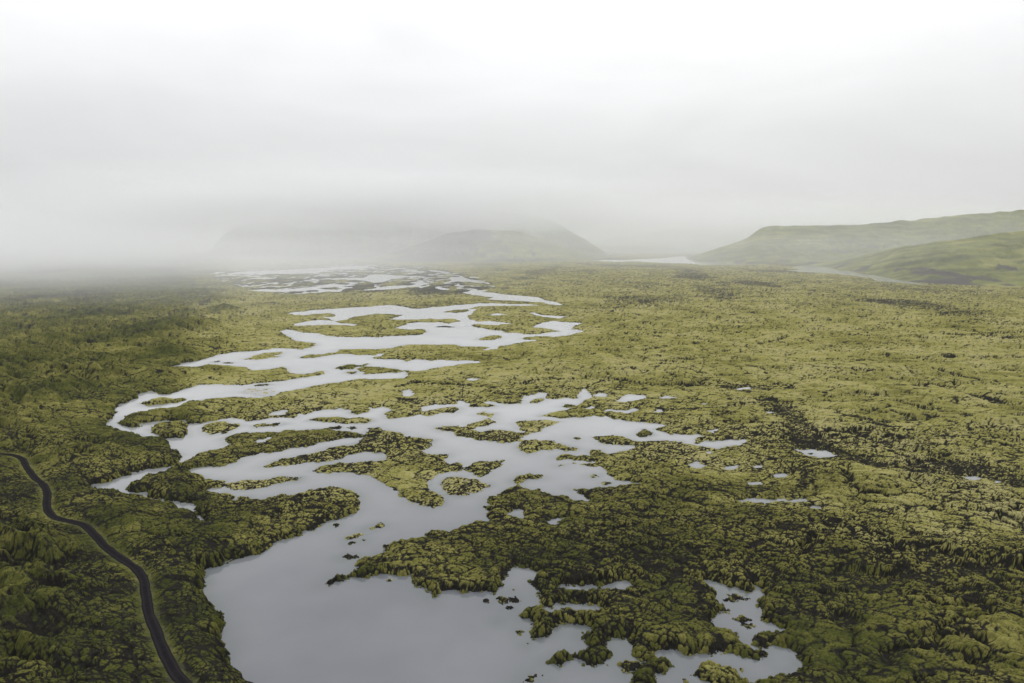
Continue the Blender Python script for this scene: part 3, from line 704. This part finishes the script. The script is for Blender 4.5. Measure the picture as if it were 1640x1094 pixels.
# ---------------------------------------------------------------- hills
def hill(label, cols, depth, seed, rock_fn=None, gully=0.12, back=1500, nu=340, nt_=110, tone0=0.45, sharp=1.0):
    c_ = np.array(cols, float)
    u = np.linspace(c_[0, 0], c_[-1, 0], nu)
    vb, vt = np.interp(u, c_[:, 0], c_[:, 1]), np.interp(u, c_[:, 0], c_[:, 2])
    x0, y0 = ground(u, vb)
    az = np.arctan2(x0, y0); d0 = np.hypot(x0, y0)
    dep = np.interp(u, c_[:, 0], c_[:, 3]) if c_.shape[1] > 3 else np.full(nu, depth)
    d1 = d0 + dep
    b = (CY - vt) / F_PX
    ch = np.cos(np.arctan2((u - CX) / F_PX, CP + b * SP))
    hr = np.maximum(CAM_H + d1 * ch * (-SP + b * CP) / (CP + b * SP), 1.0)      # height that reaches the traced skyline at that distance
    hr = np.maximum(hr * (1 + 0.045 * fbm(u / 38, u * 0 + seed, seed, 4)), 1.0)
    t = np.concatenate([np.linspace(-0.12, 1, int(nt_ * 0.72)), 1 + np.linspace(0, 1, nt_ - int(nt_ * 0.72) + 1)[1:] ** 1.4 * (back / depth)])
    T, UU_ = np.meshgrid(t, np.arange(nu), indexing='ij')
    DD = d0 + T * dep
    xx, yy = DD * np.sin(az), DD * np.cos(az)
    rise = np.clip(T, 0, 1)
    prof = (rise ** sharp) * (1 - 0.35 * (1 - rise)) 
    gl = fbm(xx / 130, yy / 260, seed, 5)
    rg = 1 - np.abs(fbm(xx / 55, yy / 190, seed + 21, 5, 0.6))
    hh = hr * (prof + (gully * gl + 1.1 * gully * (rg - 0.6)) * np.sin(np.pi * np.clip(rise, 0, 1)))
    hh = np.where(T > 1, hr * (1 - 0.16 * ((T - 1) / (back / depth)) ** 1.2) + 0.03 * hr * gl * sstep(1, 1.6, T), hh)
    hh = np.where(T < 0, -2 + 0 * hh, np.maximum(hh, -1.0))
    hh[:, 0] = np.minimum(hh[:, 0], 0); 
    tone_ = tone0 + 0.22 * fbm(xx / 300, yy / 300, seed + 3, 3) + 0.42 * fbm(xx / 160, (hh + 0.15 * yy) / 16, seed + 5, 4) + 0.2 * fbm(xx / 35, yy / 60, seed + 6, 3)
    rk_ = 0.12 + 0.25 * fbm(xx / 90, yy / 160, seed + 7, 4) + (0.75 * sstep(0.32, 0.05, rise) * sstep(-0.1, 0.35, fbm(xx / 150, yy / 150, seed + 11, 3)))
    rk_ = rk_ + 0.6 * sstep(0.22, 0.55, fbm(xx / 85, yy / 150, seed + 13, 4)) * sstep(0.85, 0.4, rise)
    if rock_fn is not None:
        rk_ = rk_ + rock_fn(np.broadcast_to(u, xx.shape), rise)
    K = np.arange(xx.size).reshape(xx.shape)
    q = np.stack([K[:-1, :-1], K[:-1, 1:], K[1:, 1:], K[1:, :-1]], -1).reshape(-1, 4)
    o = mesh_obj('hill', np.stack([xx, yy, hh], -1).reshape(-1, 3), q, HILLM, {'rock': np.clip(rk_, 0, 1), 'tone': tone_})
    o['kind'] = 'structure'; o['label'] = label
    return o
hill('near green slope with a dark rocky foot along the river', [(1285, 425, 425.2, 60), (1327, 428, 421, 160), (1368, 435, 413, 330), (1394, 439, 407, 420), (1446, 450, 394, 560), (1518, 457, 385, 640), (1589, 459.5, 373.5, 700), (1640, 462, 367.5, 760), (1760, 468, 352, 800), (1900, 475, 335, 800)], 600, 300, gully=0.10, tone0=0.62)
hill('flat-topped hill falling steeply to the river mouth', [(1098, 414, 414.5, 40), (1104, 415, 412, 80), (1154, 420, 396, 350), (1192, 422, 383, 600), (1204, 423, 373.5, 650), (1216, 423, 365, 700), (1228, 423, 362.5, 700), (1300, 425, 361.5, 900), (1375, 426, 360, 1000), (1446, 426, 353, 1100), (1518, 427, 346, 1200), (1640, 428, 335, 1300), (1900, 428, 318, 1300)], 900, 330, gully=0.09, tone0=0.55)
hill('hazy dome of hill with a dark cliff on its left half', [(575, 419, 419.5, 60), (620, 420, 409, 250), (655, 420, 396, 450), (690, 420, 384, 650), (715, 420, 374, 750), (760, 420, 367, 850), (800, 420, 370, 900), (835, 420, 371, 900), (870, 419, 383, 900), (905, 418.5, 398, 700), (945, 417.5, 412, 350), (965, 417, 417.5, 100)], 800, 360, rock_fn=lambda u, r: (0.85 + 0.5 * gnoise(u / 9, r * 5, 4)) * sstep(800, 745, u + 40 * (0.5 - r) + 30 * gnoise(u / 14, r * 6, 2)) * sstep(600, 690, u), back=1800, tone0=0.6)
hill('faint flat-topped hill on the left, fading into mist', [(325, 413, 413, 60), (336, 413, 404, 250), (352, 413, 384, 500), (375, 413, 364, 700), (420, 413, 356, 800), (500, 413, 352, 900), (620, 413, 346, 1000), (720, 413, 338, 1200), (800, 413, 338, 1200), (880, 413, 352, 1200), (940, 413, 385, 900), (975, 413, 412, 300)], 900, 390, back=2500)
hill('faintest far hill behind the river mouth', [(860, 404, 404, 100), (920, 404, 392, 900), (990, 404, 380, 1500), (1080, 404, 366, 1800), (1180, 404, 362, 2000), (1350, 404, 358, 2000), (1640, 404, 362, 2000), (1900, 404, 362, 2000)], 1800, 420, back=2500)

# ---------------------------------------------------------------- haze
def box(name, x0, x1, y0, y1, z0, z1, m_):
    v = [(x, y, z) for z in (z0, z1) for y in (y0, y1) for x in (x0, x1)]
    o = mesh_obj(name, v, [(0, 2, 3, 1), (4, 5, 7, 6), (0, 1, 5, 4), (2, 6, 7, 3), (0, 4, 6, 2), (1, 3, 7, 5)], m_, smooth=False)
    o['kind'] = 'stuff'
    return o
hm = bpy.data.materials.new('haze'); hm.use_nodes = True
nt = hm.node_tree; nt.nodes.clear()
o_ = N(nt, 'ShaderNodeOutputMaterial'); pv = N(nt, 'ShaderNodeVolumePrincipled')
pv.inputs['Color'].default_value = (0.95, 0.965, 0.985, 1)
pv.inputs['Density'].default_value = 0.000035
pv.inputs['Anisotropy'].default_value = 0.0
L(nt, pv.outputs[0], o_.inputs['Volume'])
hz = box('haze', -22000, 22000, -1500, 26000, -3.0, 780, hm)
hz['label'] = 'even pale mist over the whole plain'

def cloud(label, loc, rad, dens, seed, p=1.6, ragged=0.5):
    nu, nv = 48, 24
    th = np.linspace(0, 2 * np.pi, nu, endpoint=False); ph = np.linspace(0.02, np.pi - 0.02, nv)
    P, T = np.meshgrid(ph, th, indexing='ij')
    v = np.stack([np.sin(P) * np.cos(T), np.sin(P) * np.sin(T), np.cos(P)], -1) * np.array(rad)
    K = np.arange(nu * nv).reshape(nv, nu); K2 = np.roll(K, -1, axis=1)
    q = np.stack([K[:-1], K[1:], K2[1:], K2[:-1]], -1).reshape(-1, 4)
    caps = [(0, nu // 3, 2 * nu // 3, 2 * nu // 3)]
    m_ = bpy.data.materials.new('low_cloud'); m_.use_nodes = True
    nt = m_.node_tree; nt.nodes.clear()
    o_ = N(nt, 'ShaderNodeOutputMaterial'); pv = N(nt, 'ShaderNodeVolumePrincipled')
    tc = N(nt, 'ShaderNodeTexCoord')
    sc_ = N(nt, 'ShaderNodeVectorMath', operation='DIVIDE'); sc_.inputs[1].default_value = rad
    L(nt, tc.outputs['Object'], sc_.inputs[0])
    ln = N(nt, 'ShaderNodeVectorMath', operation='LENGTH'); L(nt, sc_.outputs[0], ln.inputs[0])
    ad = N(nt, 'ShaderNodeVectorMath', operation='ADD'); ad.inputs[1].default_value = (seed * 3.1, seed, seed * 7.7)
    L(nt, sc_.outputs[0], ad.inputs[0])
    nn = noise(nt, ad.outputs[0], 3.0, 4, 0.55)
    rag = math_(nt, 'MULTIPLY', math_(nt, 'SUBTRACT', nn, 0.55), ragged)            # torn edges
    fall = math_(nt, 'POWER', math_(nt, 'MAXIMUM', math_(nt, 'ADD', math_(nt, 'SUBTRACT', 1.0, ln.outputs['Value']), math_(nt, 'MULTIPLY', rag, math_(nt, 'SUBTRACT', 1.0, math_(nt, 'POWER', math_(nt, 'MINIMUM', ln.outputs['Value'], 1.0), 4.0)))), 0.0), p)
    nr = N(nt, 'ShaderNodeMapRange'); nr.inputs['From Min'].default_value = 0.3; nr.inputs['From Max'].default_value = 0.7
    nr.inputs['To Min'].default_value = 0.35; nr.inputs['To Max'].default_value = 1.65
    L(nt, nn, nr.inputs[0])
    L(nt, math_(nt, 'MULTIPLY', math_(nt, 'MULTIPLY', fall, nr.outputs[0]), dens), pv.inputs['Density'])
    pv.inputs['Color'].default_value = (0.945, 0.96, 0.98, 1)
    L(nt, pv.outputs[0], o_.inputs['Volume'])
    o = mesh_obj('low_cloud', v.reshape(-1, 3), q, m_)
    o.location = loc; o['kind'] = 'stuff'; o['label'] = label
    return o
cloud('wide bank of mist resting on the far half of the plain', (-2000, 4900, 40), (6200, 4550, 330), 0.00050, 4, 0.55, 0.0)
cloud('bank of fog lying on the far left of the plain', (-1650, 2750, 60), (2200, 2350, 230), 0.0004, 1)
cloud('thin ground mist over the left middle of the plain', (-1350, 1650, 20), (1500, 1600, 150), 0.0010, 6, 1.2)
cloud('low cloud veiling the domed hill and the faint one beside it', (-900, 4600, 330), (3000, 1900, 345), 0.0062, 2, 2.0, 0.8)
cloud('low cloud drifting over the tops of the hills on the right', (1900, 5200, 230), (2700, 1500, 260), 0.0020, 3)
